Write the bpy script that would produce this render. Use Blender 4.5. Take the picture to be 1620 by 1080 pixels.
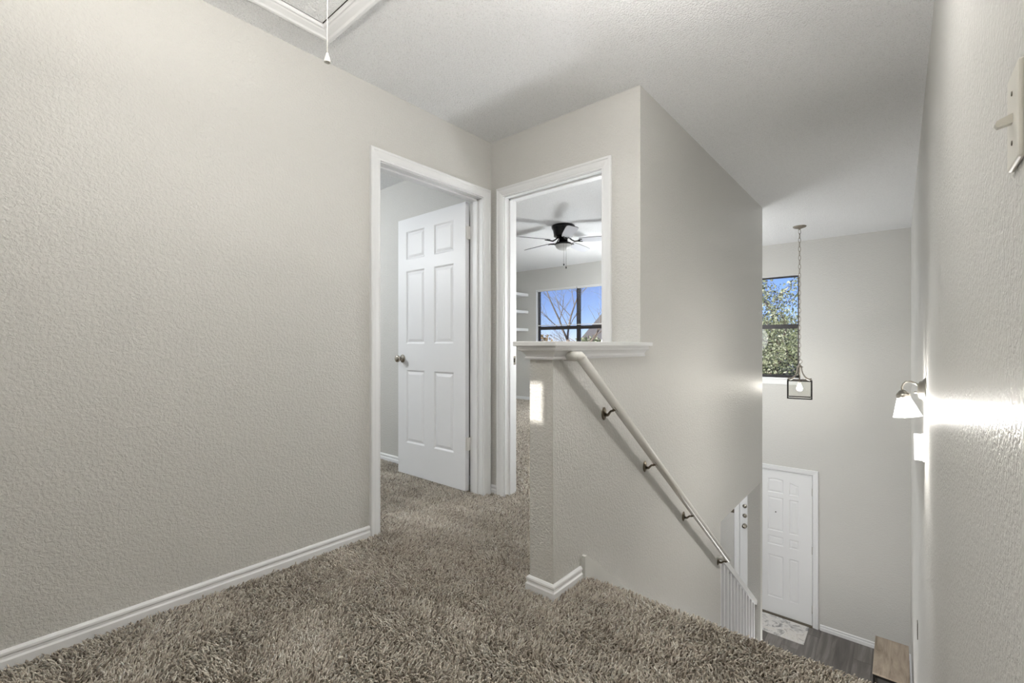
import bpy, bmesh, math, random
import numpy as np
from mathutils import Vector, Matrix

for o in list(bpy.data.objects):
    bpy.data.objects.remove(o)
scene = bpy.context.scene
COL = scene.collection
R = math.radians
random.seed(7)
rng = np.random.default_rng(11)

# ------------------------------------------------------------------ camera
EYE = 1.025
cam_d = bpy.data.cameras.new('camera')
cam_d.sensor_width = 36.0
cam_d.lens = 719.2256 * 36.0 / 1620.0
cam_d.shift_y = 6.327 / 1620.0
cam_d.clip_start = 0.02
cam_d.clip_end = 300
cam = bpy.data.objects.new('camera', cam_d)
COL.objects.link(cam)
YAW = R(40.396)
cam.location = (0, 0, EYE)
cam.rotation_euler = (R(90), 0, YAW)
scene.camera = cam

# ------------------------------------------------------------------ colour management
scene.view_settings.view_transform = 'Standard'
scene.view_settings.look = 'None'
scene.view_settings.gamma = 1.0
scene.view_settings.use_curve_mapping = False
scene.view_settings.exposure = 0.26

# ------------------------------------------------------------------ world and sun
SKY_STRENGTH = 0.112
SUN_EL, SUN_AZ = R(22), R(5)
w = bpy.data.worlds.new('sky')
scene.world = w
w.use_nodes = True
nt = w.node_tree
nt.nodes.clear()
sky = nt.nodes.new('ShaderNodeTexSky')
sky.sky_type = 'NISHITA'
sky.sun_disc = False
sky.sun_elevation = R(32)
sky.sun_rotation = R(180) + SUN_AZ
sky.altitude = 3000
sky.air_density = 1.0
sky.dust_density = 0.0
sky.ozone_density = 5.0
bg = nt.nodes.new('ShaderNodeBackground')
bg.inputs['Strength'].default_value = SKY_STRENGTH
wo = nt.nodes.new('ShaderNodeOutputWorld')
tint = nt.nodes.new('ShaderNodeMix')
tint.data_type = 'RGBA'
tint.blend_type = 'MULTIPLY'
tint.inputs['Factor'].default_value = 1.0
tint.inputs['B'].default_value = (0.92, 0.83, 1.0, 1.0)
nt.links.new(sky.outputs[0], tint.inputs['A'])
nt.links.new(tint.outputs['Result'], bg.inputs[0])
nt.links.new(bg.outputs[0], wo.inputs[0])
sd = bpy.data.lights.new('sun', 'SUN')
sd.energy = 4.5
sd.angle = R(0.53)
sd.color = (1.0, 0.95, 0.86)
sun = bpy.data.objects.new('sun', sd)
COL.objects.link(sun)
SUN_DIR = Vector((math.sin(SUN_AZ) * math.cos(SUN_EL), math.cos(SUN_AZ) * math.cos(SUN_EL), -math.sin(SUN_EL)))
sun.rotation_euler = SUN_DIR.to_track_quat('-Z', 'Y').to_euler()
sun.location = (0, -20, 12)

# lamp powers as emission strength; all but the sconce's and pendant's are added fill
HALL_L = 730
ROOM1_L = 100
ROOM2_L = 34
LOWER_L = 70
FOYER_L = 10.5
UPLIGHT_L = 62
STAIR_L = 42
SHADE_L = 2.2
SCONCE_L = 1500
PENDANT_L = 140

# ------------------------------------------------------------------ materials
MATS = {}


def lin(c):
    c = c / 255.0
    return c / 12.92 if c <= 0.04045 else ((c + 0.055) / 1.055) ** 2.4


def rgb(r, g, b):
    return (lin(r), lin(g), lin(b), 1.0)


def new_mat(name):
    m = bpy.data.materials.new(name)
    m.use_nodes = True
    t = m.node_tree
    b = t.nodes['Principled BSDF']
    MATS[name] = m
    return m, t, b


def simple(name, col, rough=0.5, metal=0.0, spec=0.5, emit=0.0, emit_col=None, bump=None):
    m, t, b = new_mat(name)
    b.inputs['Base Color'].default_value = col
    b.inputs['Roughness'].default_value = rough
    b.inputs['Metallic'].default_value = metal
    b.inputs['Specular IOR Level'].default_value = spec
    if emit:
        b.inputs['Emission Color'].default_value = emit_col or col
        b.inputs['Emission Strength'].default_value = emit
    if bump:
        add_bump(t, b, *bump)
    return m


def obj_coord(t):
    n = t.nodes.new('ShaderNodeTexCoord')
    return n.outputs['Object']


def noise(t, vec, scale, detail=2.0, rough=0.5, dist=0.0):
    n = t.nodes.new('ShaderNodeTexNoise')
    n.inputs['Scale'].default_value = scale
    n.inputs['Detail'].default_value = detail
    n.inputs['Roughness'].default_value = rough
    n.inputs['Distortion'].default_value = dist
    t.links.new(vec, n.inputs['Vector'])
    return n


def ramp(t, fac, stops):
    n = t.nodes.new('ShaderNodeValToRGB')
    e = n.color_ramp.elements
    while len(e) < len(stops):
        e.new(0.5)
    for i, (p, c) in enumerate(stops):
        e[i].position = p
        e[i].color = c if len(c) == 4 else (*c, 1)
    t.links.new(fac, n.inputs[0])
    return n


def add_bump(t, b, scale, strength, dist, detail=2.0):
    n = noise(t, obj_coord(t), scale, detail)
    bp = t.nodes.new('ShaderNodeBump')
    bp.inputs['Strength'].default_value = strength
    bp.inputs['Distance'].default_value = dist
    t.links.new(n.outputs[0], bp.inputs['Height'])
    t.links.new(bp.outputs[0], b.inputs['Normal'])
    return bp


def wall_mat(name, col, rough=0.38, bump=0.55, scale=95):
    """painted drywall with an orange-peel texture"""
    m, t, b = new_mat(name)
    v = obj_coord(t)
    big = noise(t, v, 1.3, 2)
    mix = t.nodes.new('ShaderNodeMix')
    mix.data_type = 'RGBA'
    mix.inputs['A'].default_value = col
    mix.inputs['B'].default_value = tuple(c * 0.955 for c in col[:3]) + (1,)
    t.links.new(big.outputs[0], mix.inputs['Factor'])
    t.links.new(mix.outputs['Result'], b.inputs['Base Color'])
    b.inputs['Roughness'].default_value = rough
    b.inputs['Specular IOR Level'].default_value = 0.45
    n1 = noise(t, v, scale, 2.5, 0.55, 0.4)
    r1 = ramp(t, n1.outputs[0], [(0.38, (0, 0, 0)), (0.62, (1, 1, 1))])
    n2 = noise(t, v, scale * 0.3, 2)
    add = t.nodes.new('ShaderNodeMath')
    add.operation = 'MULTIPLY_ADD'
    t.links.new(n2.outputs[0], add.inputs[0])
    add.inputs[1].default_value = 0.7
    t.links.new(r1.outputs[0], add.inputs[2])
    bp = t.nodes.new('ShaderNodeBump')
    bp.inputs['Strength'].default_value = bump
    bp.inputs['Distance'].default_value = 0.0026
    t.links.new(add.outputs[0], bp.inputs['Height'])
    t.links.new(bp.outputs[0], b.inputs['Normal'])
    return m


WALL_C = rgb(211, 210, 206)
wall_mat('wall_paint', WALL_C)
wall_mat('wall_paint_smooth', WALL_C, 0.45, 0.5, 80)


def ceiling_mat():
    m, t, b = new_mat('popcorn_ceiling')
    v = obj_coord(t)
    n1 = noise(t, v, 105, 2.5, 0.6, 0.3)
    r1 = ramp(t, n1.outputs[0], [(0.40, (0, 0, 0)), (0.58, (1, 1, 1))])
    n2 = noise(t, v, 240, 2, 0.6)
    r2 = ramp(t, n2.outputs[0], [(0.30, rgb(214, 214, 214)), (0.42, rgb(246, 247, 248)), (1, rgb(249, 250, 250))])  # darker stops stand in for shade in the popcorn's pits
    t.links.new(r2.outputs[0], b.inputs['Base Color'])
    mul = t.nodes.new('ShaderNodeMath')
    mul.operation = 'ADD'
    t.links.new(r1.outputs[0], mul.inputs[0])
    t.links.new(n2.outputs[0], mul.inputs[1])
    b.inputs['Roughness'].default_value = 0.95
    b.inputs['Specular IOR Level'].default_value = 0.1
    bp = t.nodes.new('ShaderNodeBump')
    bp.inputs['Strength'].default_value = 0.62
    bp.inputs['Distance'].default_value = 0.006
    t.links.new(mul.outputs[0], bp.inputs['Height'])
    t.links.new(bp.outputs[0], b.inputs['Normal'])


ceiling_mat()
simple('white_trim', rgb(236, 237, 238), 0.38)
simple('cream_trim', rgb(222, 218, 210), 0.40)
simple('skirt_paint', rgb(222, 222, 218), 0.4)
simple('white_door', rgb(238, 239, 241), 0.42, bump=(60, 0.12, 0.001, 3))
simple('front_door_white', rgb(236, 237, 238), 0.45, bump=(60, 0.08, 0.001, 3))
simple('rail_paint', rgb(221, 220, 215), 0.34)
simple('hinge_paint', rgb(228, 226, 222), 0.4, bump=(140, 0.4, 0.002, 2))
simple('nickel', rgb(170, 164, 154), 0.24, 1.0)
simple('aged_brass', rgb(120, 112, 98), 0.32, 1.0)
simple('brushed_nickel', rgb(186, 182, 174), 0.3, 1.0)
simple('weathered_metal', rgb(150, 143, 132), 0.45, 0.7, bump=(90, 0.3, 0.001, 2))
simple('black_metal', rgb(38, 37, 36), 0.35, 0.6)
simple('black_fan_metal', rgb(26, 26, 27), 0.22, 0.5)
simple('bronze_frame', rgb(56, 54, 54), 0.45, 0.3)
simple('dark_bronze', rgb(92, 84, 72), 0.5, 0.2)
simple('dark_gap', rgb(46, 42, 36), 0.9)
simple('blind_white', rgb(222, 222, 220), 0.5)
simple('switch_ivory', rgb(222, 219, 210), 0.3)
simple('dark_screw', rgb(120, 115, 105), 0.4, 0.8)
simple('cord_white', rgb(228, 226, 220), 0.7)
simple('chime_white', rgb(240, 241, 240), 0.35)
simple('peephole_black', rgb(30, 28, 26), 0.2, 0.5)
simple('bead_black', rgb(22, 20, 20), 0.35)
simple('fan_blade', rgb(214, 216, 222), 0.32, bump=(30, 0.1, 0.001, 3))
simple('fan_blade_edge', rgb(60, 58, 58), 0.5)
simple('frosted_bowl', rgb(205, 206, 204), 0.35)
simple('roof_shingle', rgb(128, 124, 122), 0.95, bump=(25, 0.6, 0.02, 3))
simple('siding', rgb(196, 188, 176), 0.85)
simple('bark', rgb(118, 104, 90), 0.95, bump=(20, 0.6, 0.02, 3))
simple('pale_bark', rgb(150, 136, 122), 0.95)
simple('grey_panel', rgb(70, 68, 66), 0.7)
simple('fill_glow_hall', (1, 0.96, 0.90, 1), 0.5, emit=HALL_L, emit_col=(1, 0.955, 0.89, 1))
simple('fill_glow_room1', (1, 1, 1, 1), 0.5, emit=ROOM1_L, emit_col=(0.93, 0.97, 1, 1))
simple('fill_glow_room2', (1, 1, 1, 1), 0.5, emit=ROOM2_L, emit_col=(0.95, 0.98, 1, 1))
simple('fill_glow_up', (1, 1, 1, 1), 0.5, emit=UPLIGHT_L, emit_col=(1, 0.985, 0.96, 1))
simple('fill_glow_door', (1, 1, 1, 1), 0.5, emit=46.0, emit_col=(0.97, 0.985, 1, 1))
simple('lamp_glow_hatch', (1, 1, 1, 1), 0.5, emit=28.0, emit_col=(1, 0.96, 0.9, 1))
simple('fill_glow_stair', (1, 1, 1, 1), 0.5, emit=STAIR_L, emit_col=(1, 0.97, 0.93, 1))
simple('fill_glow_foyer', (1, 1, 1, 1), 0.5, emit=FOYER_L, emit_col=(0.97, 0.985, 1, 1))
simple('fill_glow_lower', (1, 1, 1, 1), 0.5, emit=LOWER_L, emit_col=(0.97, 0.985, 1, 1))
simple('bulb_sconce', (1, 1, 1, 1), 0.5, emit=SCONCE_L, emit_col=(1, 0.97, 0.92, 1))
simple('bulb_pendant', (1, 1, 1, 1), 0.5, emit=PENDANT_L, emit_col=(1, 0.95, 0.86, 1))


def leaf_mat(name, a, b_, c):
    m, t, b = new_mat(name)
    at = t.nodes.new('ShaderNodeAttribute')
    at.attribute_name = 'tone'
    r = ramp(t, at.outputs['Fac'], [(0.0, a), (0.5, b_), (1.0, c)])
    t.links.new(r.outputs[0], b.inputs['Base Color'])
    b.inputs['Roughness'].default_value = 0.5
    return m


leaf_mat('oak_leaf', rgb(92, 102, 72), rgb(150, 158, 118), rgb(214, 216, 184))
leaf_mat('autumn_leaf', rgb(120, 112, 70), rgb(172, 150, 108), rgb(200, 170, 140))


def carpet_mats():
    m, t, b = new_mat('carpet_yarn')
    at = t.nodes.new('ShaderNodeAttribute')
    at.attribute_name = 'tone'
    r = ramp(t, at.outputs['Fac'], [(0.0, rgb(150, 139, 125)), (0.35, rgb(212, 202, 188)),
                                    (0.7, rgb(238, 231, 219)), (1.0, rgb(252, 249, 242))])
    t.links.new(r.outputs[0], b.inputs['Base Color'])
    b.inputs['Roughness'].default_value = 0.85
    b.inputs['Specular IOR Level'].default_value = 0.15
    m, t, b = new_mat('carpet_backing')
    v = obj_coord(t)
    n = noise(t, v, 160, 3, 0.7)
    r = ramp(t, n.outputs[0], [(0.3, rgb(84, 75, 64)), (0.5, rgb(120, 109, 96)), (0.7, rgb(158, 146, 131))])
    t.links.new(r.outputs[0], b.inputs['Base Color'])
    b.inputs['Roughness'].default_value = 0.95
    bp = t.nodes.new('ShaderNodeBump')
    bp.inputs['Strength'].default_value = 0.8
    bp.inputs['Distance'].default_value = 0.006
    t.links.new(n.outputs[0], bp.inputs['Height'])
    t.links.new(bp.outputs[0], b.inputs['Normal'])


carpet_mats()


def wood_mat(name, stops, scale, stretch, rough, per_object=True, axis=1):
    m, t, b = new_mat(name)
    v = obj_coord(t)
    mp = t.nodes.new('ShaderNodeMapping')
    sc = [scale] * 3
    sc[axis] = scale * stretch
    mp.inputs['Scale'].default_value = sc
    t.links.new(v, mp.inputs['Vector'])
    src = mp.outputs[0]
    oi = t.nodes.new('ShaderNodeObjectInfo')
    if per_object:
        mu = t.nodes.new('ShaderNodeMath')
        mu.operation = 'MULTIPLY'
        mu.inputs[1].default_value = 37.0
        t.links.new(oi.outputs['Random'], mu.inputs[0])
        va = t.nodes.new('ShaderNodeVectorMath')
        va.operation = 'ADD'
        cb = t.nodes.new('ShaderNodeCombineXYZ')
        t.links.new(mu.outputs[0], cb.inputs[0])
        t.links.new(mu.outputs[0], cb.inputs[1])
        t.links.new(src, va.inputs[0])
        t.links.new(cb.outputs[0], va.inputs[1])
        src = va.outputs[0]
    n = noise(t, src, 1.0, 5, 0.6, 0.8)
    r = ramp(t, n.outputs[0], stops)
    hs = t.nodes.new('ShaderNodeHueSaturation')
    ml = t.nodes.new('ShaderNodeMapRange')
    ml.inputs['To Min'].default_value = 0.8
    ml.inputs['To Max'].default_value = 1.18
    t.links.new(oi.outputs['Random'], ml.inputs['Value'])
    t.links.new(ml.outputs[0], hs.inputs['Value'])
    t.links.new(r.outputs[0], hs.inputs['Color'])
    t.links.new(hs.outputs[0] if per_object else r.outputs[0], b.inputs['Base Color'])
    b.inputs['Roughness'].default_value = rough
    bp = t.nodes.new('ShaderNodeBump')
    bp.inputs['Strength'].default_value = 0.15
    bp.inputs['Distance'].default_value = 0.002
    t.links.new(n.outputs[0], bp.inputs['Height'])
    t.links.new(bp.outputs[0], b.inputs['Normal'])
    return m


wood_mat('grey_plank', [(0.25, rgb(92, 87, 84)), (0.5, rgb(116, 111, 107)), (0.75, rgb(150, 146, 141))], 14, 0.09, 0.42)
wood_mat('rustic_oak', [(0.25, rgb(112, 100, 87)), (0.45, rgb(160, 146, 130)), (0.75, rgb(186, 172, 156))], 16, 0.12, 0.55, False)


def rug_mat():
    m, t, b = new_mat('marbled_rug')
    v = obj_coord(t)
    n1 = noise(t, v, 7, 6, 0.65, 1.2)
    n2 = noise(t, v, 60, 2)
    r = ramp(t, n1.outputs[0], [(0.34, rgb(128, 127, 128)), (0.42, rgb(186, 184, 182)), (0.50, rgb(226, 224, 221)),
                                (0.60, rgb(222, 218, 212)), (0.68, rgb(176, 173, 171))])
    t.links.new(r.outputs[0], b.inputs['Base Color'])
    b.inputs['Roughness'].default_value = 0.95
    bp = t.nodes.new('ShaderNodeBump')
    bp.inputs['Strength'].default_value = 0.4
    bp.inputs['Distance'].default_value = 0.003
    t.links.new(n2.outputs[0], bp.inputs['Height'])
    t.links.new(bp.outputs[0], b.inputs['Normal'])


rug_mat()


def glass_mat(name, tint=(1, 1, 1), refl=0.06, milk=0.0, emit=0.0):
    m = bpy.data.materials.new(name)
    m.use_nodes = True
    t = m.node_tree
    t.nodes.clear()
    tr = t.nodes.new('ShaderNodeBsdfTransparent')
    tr.inputs[0].default_value = (*tint, 1)
    gl = t.nodes.new('ShaderNodeBsdfGlossy')
    gl.inputs['Roughness'].default_value = 0.02
    mx = t.nodes.new('ShaderNodeMixShader')
    mx.inputs[0].default_value = refl
    t.links.new(tr.outputs[0], mx.inputs[1])
    t.links.new(gl.outputs[0], mx.inputs[2])
    out = t.nodes.new('ShaderNodeOutputMaterial')
    last = mx.outputs[0]
    if milk:
        df = t.nodes.new('ShaderNodeBsdfTransparent')
        df.inputs[0].default_value = (0.25, 0.25, 0.25, 1)
        if emit:
            em = t.nodes.new('ShaderNodeEmission')
            em.inputs[0].default_value = (1, 0.99, 0.96, 1)
            em.inputs[1].default_value = emit
            ad = t.nodes.new('ShaderNodeAddShader')
            t.links.new(df.outputs[0], ad.inputs[0])
            t.links.new(em.outputs[0], ad.inputs[1])
            src = ad.outputs[0]
        else:
            src = df.outputs[0]
        m2 = t.nodes.new('ShaderNodeMixShader')
        m2.inputs[0].default_value = milk
        t.links.new(last, m2.inputs[1])
        t.links.new(src, m2.inputs[2])
        last = m2.outputs[0]
    t.links.new(last, out.inputs[0])
    MATS[name] = m
    return m


glass_mat('window_glass', (0.97, 0.98, 0.99), 0.015)
glass_mat('lantern_glass', (0.98, 0.98, 0.97), 0.025)
glass_mat('shade_glass', (1, 1, 1), 0.05, milk=0.45, emit=SHADE_L)

# ------------------------------------------------------------------ mesh helpers


def tag(o, label=None, cat=None, group=None, kind=None):
    if label:
        o['label'] = label
    if cat:
        o['category'] = cat
    if group:
        o['group'] = group
    if kind:
        o['kind'] = kind
    return o


def link(name, me, mat, parent=None):
    o = bpy.data.objects.new(name, me)
    COL.objects.link(o)
    if mat is not None and not me.materials:
        me.materials.append(MATS[mat])
    if parent is not None:
        o.parent = parent
    return o


def from_bm(name, bm, mat, parent=None, smooth=False):
    me = bpy.data.meshes.new(name)
    bmesh.ops.recalc_face_normals(bm, faces=bm.faces)
    bm.to_mesh(me)
    bm.free()
    if smooth:
        for p in me.polygons:
            p.use_smooth = True
    return link(name, me, mat, parent)


def empty(name, loc, rz=0.0):
    o = bpy.data.objects.new(name, None)
    o.empty_display_size = 0.05
    COL.objects.link(o)
    o.location = loc
    o.rotation_euler = (0, 0, rz)
    return o


def abox(bm, x0, x1, y0, y1, z0, z1):
    v = [bm.verts.new((x, y, z)) for z in (z0, z1) for y in (y0, y1) for x in (x0, x1)]
    for f in ((0, 2, 3, 1), (4, 5, 7, 6), (0, 1, 5, 4), (2, 6, 7, 3), (0, 4, 6, 2), (1, 3, 7, 5)):
        bm.faces.new([v[i] for i in f])
    return v


def boxes(name, lst, mat, parent=None, bevel=0.0):
    bm = bmesh.new()
    for b in lst:
        abox(bm, *b)
    if bevel:
        bmesh.ops.bevel(bm, geom=list(bm.edges), offset=bevel, segments=2, affect='EDGES', profile=0.5)
    return from_bm(name, bm, mat, parent)


def aprism(bm, poly, axis, a0, a1):
    """extrude a 2D polygon along an axis; poly in the two remaining axes in xyz order"""
    def P(q, a):
        p = list(q)
        p.insert(axis, a)
        return p
    lo = [bm.verts.new(P(q, a0)) for q in poly]
    hi = [bm.verts.new(P(q, a1)) for q in poly]
    bm.faces.new(lo)
    bm.faces.new(hi)
    n = len(poly)
    for i in range(n):
        bm.faces.new([lo[i], lo[(i + 1) % n], hi[(i + 1) % n], hi[i]])


def alathe(bm, prof, seg=24, M=None):
    """profile [(r, z)] around z"""
    M = M or Matrix.Identity(4)
    rings = []
    for r, z in prof:
        if r < 1e-6:
            rings.append([bm.verts.new(M @ Vector((0, 0, z)))])
        else:
            rings.append([bm.verts.new(M @ Vector((r * math.cos(2 * math.pi * i / seg), r * math.sin(2 * math.pi * i / seg), z))) for i in range(seg)])
    for a, b in zip(rings, rings[1:]):
        for i in range(seg):
            j = (i + 1) % seg
            if len(a) == 1 and len(b) == 1:
                continue
            if len(a) == 1:
                bm.faces.new([a[0], b[i], b[j]])
            elif len(b) == 1:
                bm.faces.new([a[i], a[j], b[0]])
            else:
                bm.faces.new([a[i], a[j], b[j], b[i]])


def lathe(name, prof, mat, parent=None, M=None, seg=24, smooth=True):
    bm = bmesh.new()
    alathe(bm, prof, seg, M)
    return from_bm(name, bm, mat, parent, smooth)


def atube(bm, pts, rad, seg=8, closed=False):
    pts = [Vector(p) for p in pts]
    n = len(pts)
    rads = rad if isinstance(rad, (list, tuple)) else [rad] * n
    up = Vector((0.13, 0.29, 0.95)).normalized()
    rings = []
    prev = None
    for i, p in enumerate(pts):
        if closed:
            d = pts[(i + 1) % n] - pts[i - 1]
        else:
            d = pts[min(i + 1, n - 1)] - pts[max(i - 1, 0)]
        d.normalize()
        if prev is None:
            u = d.cross(up)
            if u.length < 1e-3:
                u = d.cross(Vector((1, 0, 0)))
        else:
            u = prev - d * prev.dot(d)
        u.normalize()
        prev = u
        v = d.cross(u)
        rings.append([bm.verts.new(p + rads[i] * (math.cos(2 * math.pi * k / seg) * u + math.sin(2 * math.pi * k / seg) * v)) for k in range(seg)])
    m = n if closed else n - 1
    for i in range(m):
        a, b = rings[i], rings[(i + 1) % n]
        for k in range(seg):
            j = (k + 1) % seg
            bm.faces.new([a[k], a[j], b[j], b[k]])
    if not closed:
        bm.faces.new(rings[0])
        bm.faces.new(rings[-1])


def tube(name, pts, rad, mat, parent=None, seg=8, closed=False, smooth=True):
    bm = bmesh.new()
    atube(bm, pts, rad, seg, closed)
    return from_bm(name, bm, mat, parent, smooth)


def asweep(bm, prof, path, fn, closed=False):
    """prof [(u, w)], path [(s, t)] planar with mitred corners; u grows to the left of travel; fn(s, t, w) -> xyz"""
    n = len(path)
    rows = []
    for i in range(n):
        p = Vector(path[i])
        dirs = []
        if closed or i > 0:
            dirs.append((p - Vector(path[i - 1])).normalized())
        if closed or i < n - 1:
            dirs.append((Vector(path[(i + 1) % n]) - p).normalized())
        ns = [Vector((-d.y, d.x)) for d in dirs]
        if len(ns) == 2:
            m = ns[0] + ns[1]
            m = m / max(1e-6, m.dot(ns[0]))
        else:
            m = ns[0]
        rows.append([bm.verts.new(fn(p.x + m.x * u, p.y + m.y * u, w)) for u, w in prof])
    k = len(prof)
    cnt = n if closed else n - 1
    for i in range(cnt):
        a, b = rows[i], rows[(i + 1) % n]
        for j in range(k - 1):
            bm.faces.new([a[j], a[j + 1], b[j + 1], b[j]])
    if not closed:
        bm.faces.new(rows[0])
        bm.faces.new(rows[-1])


def sweep(name, prof, path, fn, mat, parent=None, closed=False):
    bm = bmesh.new()
    asweep(bm, prof, path, fn, closed)
    return from_bm(name, bm, mat, parent)


# ------------------------------------------------------------------ layout (metres, z = 0 on the upstairs carpet)
XL, YC, XS, YE, XR, YF = -2.176, 2.333, -1.070, 5.2325, 0.111, 7.243
WT = 0.12                 # wall thickness
CEIL, LOW, LCEIL = 2.44, -2.747, -0.365
YB = -1.2                 # back wall of the landing
Y2, X2 = 6.75, -5.64      # bedroom far wall and left wall
NOSE = 1.775
FZ = -0.012               # carpet backing level
PITCH = 0.75
BASE = [(0, 0), (.014, 0), (.014, .034), (.0095, .040), (.0085, .047), (.012, .053), (.011, .060), (.005, .066), (0, .067)]
CASE = [(0, 0), (0, .010), (.004, .012), (.010, .010), (.014, .0125), (.030, .016), (.044, .017), (.048, .0205), (.057, .0205), (.061, .017), (.061, 0)]


def structure(o, label, cat):
    return tag(o, label, cat, kind='structure')


# ---- walls
D1L, D1R, DH = 1.436, 2.245, 2.035        # door 1 clear opening
wl = boxes('wall_left', [(XL - WT, XL, YB - .1, D1L - .02, -.4, CEIL), (XL - WT, XL, D1R + .02, YC + .05, -.4, CEIL),
                         (XL - WT, XL, D1L - .02, D1R + .02, DH + .02, CEIL)], 'wall_paint')
structure(wl, 'greige textured wall filling the left of the view', 'wall')
D2L, D2R = -2.049, -1.306
wf = boxes('wall_far', [(XL - .02, D2L - .02, YC, YC + WT, -.4, CEIL), (D2R + .02, XS - WT, YC, YC + WT, -.4, CEIL),
                        (D2L - .02, D2R + .02, YC, YC + WT, DH + .02, CEIL)], 'wall_paint')
structure(wf, 'short greige wall around the bedroom doorway behind the half wall', 'wall')

OP0, OP1 = 3.795, 5.149                    # opening with balusters low in the stair wall


def rail_z(y):                             # centre line of the balustrade rail
    return -0.745 - 0.745 * (y - 4.008)


def nosing(y):
    return -PITCH * (y - NOSE)


bm = bmesh.new()
abox(bm, XS - WT, XS, YC, OP0, LOW, CEIL)
abox(bm, XS - WT, XS, OP0, OP1, LCEIL, CEIL)
abox(bm, XS - WT, XS, OP1, YE, LOW, CEIL)
aprism(bm, [(OP0, LOW), (OP1, LOW), (OP1, nosing(OP1) + .10), (OP0, nosing(OP0) + .10)], 0, XS - WT, XS)
ws = from_bm('wall_stair', bm, 'wall_paint')
structure(ws, 'tall greige wall running down beside the stairs behind the handrail', 'wall')
bm = bmesh.new()
abox(bm, XS - WT, XS, 1.515, YC, -.4, .985)
hw = from_bm('wall_half', bm, 'wall_paint')
structure(hw, 'low greige half wall at the head of the stairs under the moulded cap', 'wall')

wr = boxes('wall_right', [(XR, XR + .1, YB - .1, YF + .1, LOW, CEIL)], 'wall_paint')
structure(wr, 'glossy textured wall close by at the right edge of the view', 'wall')

# back wall of the landing with an unseen slot added to shape the sun patch on the half wall
PATCH = Vector((-1.172, 1.515, 0.80))
tt = (PATCH.y - YB) / SUN_DIR.y
HC = PATCH - SUN_DIR * tt
hx0, hx1, hz0, hz1 = HC.x - .030, HC.x + .047, HC.z - .095, HC.z + .085
wb = boxes('wall_back', [(XL - .02, hx0, YB - .04, YB, -.4, CEIL), (hx1, XR, YB - .04, YB, -.4, CEIL),
                         (hx0, hx1, YB - .04, YB, -.4, hz0), (hx0, hx1, YB - .04, YB, hz1, CEIL)], 'wall_paint')
structure(wb, 'greige landing wall behind the viewpoint', 'wall')

# foyer far wall with window and front door openings
FWL, FWR, FWB, FWT = -1.66, -1.028, 0.581, 1.992
FDL, FDR, FDT = -1.782, -0.880, LOW + 2.032
boxes_f = [(-6, FDL - .02, YF, YF + .14, LOW, LCEIL), (-2.6, FWL, YF, YF + .14, LCEIL, CEIL),
           (FDR + .02, XR, YF, YF + .14, LOW, FWB), (FWR, XR, YF, YF + .14, FWB, CEIL),
           (FDL - .02, FDR + .02, YF, YF + .14, FDT + .02, FWB), (FWL, FWR, YF, YF + .14, FWT, CEIL), (FWL, FDL - .02, YF, YF + .14, LCEIL, FWB)]
wfo = boxes('wall_foyer', boxes_f, 'wall_paint_smooth')
structure(wfo, 'two-storey greige foyer wall with the front door and high window', 'wall')
wv = boxes('wall_foyer_side', [(-2.62, -2.5, YE, YF, LCEIL, CEIL), (-2.62, XS - WT, YE - .1, YE, LCEIL, CEIL)], 'wall_paint_smooth')
structure(wv, 'upper foyer side wall hidden behind the stair wall', 'wall')

# bedroom behind door 1 and bedroom behind doorway 2
w1 = boxes('wall_bedroom', [(-5.4, XL - WT, 2.379, YC + WT, -.4, CEIL)], 'wall_paint')
structure(w1, 'pale wall inside the left room behind the open panel door', 'wall')
w1b = boxes('wall_bedroom_outer', [(-5.5, -5.4, YB - .1, 2.46, -.4, CEIL), (-5.5, XL - WT, YB - .2, YB - .1, -.4, CEIL)], 'wall_paint')
structure(w1b, 'outer walls of the left room out of view', 'wall')
B2L, B2R, B2B, B2T = -5.155, -3.40, 0.62, 2.055
w2 = boxes('wall_window', [(X2 - .1, B2L, Y2, Y2 + .14, -.4, CEIL), (B2R, -2.62, Y2, Y2 + .14, -.4, CEIL),
                           (B2L, B2R, Y2, Y2 + .14, -.4, B2B), (B2L, B2R, Y2, Y2 + .14, B2T, CEIL)], 'wall_paint_smooth')
structure(w2, 'far bedroom wall holding the wide window seen through the doorway', 'wall')
w2b = boxes('wall_shelves', [(X2 - .1, X2, YC, Y2, -.4, CEIL)], 'wall_paint_smooth')
structure(w2b, 'bedroom side wall carrying the white shelves', 'wall')
# lower level shell
wlo = boxes('wall_lower', [(-6.1, -6, 1.4, YF + .14, LOW, LCEIL), (-6.1, XR, 1.3, 1.4, LOW, LCEIL)], 'wall_paint_smooth')
structure(wlo, 'walls of the downstairs room below the landing', 'wall')

# ---- ceiling
HX0, HX1, HY0, HY1 = -1.930, -1.33, -0.40, 0.985   # attic hatch opening
ce = boxes('ceiling', [(-6.1, HX0, YB - .3, YF + .14, CEIL, CEIL + .06), (HX1, XR + .1, YB - .3, YF + .14, CEIL, CEIL + .06),
                       (HX0, HX1, YB - .3, HY0, CEIL, CEIL + .06), (HX0, HX1, HY1, YF + .14, CEIL, CEIL + .06)], 'popcorn_ceiling')
structure(ce, 'pale popcorn textured ceiling over the landing and stairwell', 'ceiling')

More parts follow.
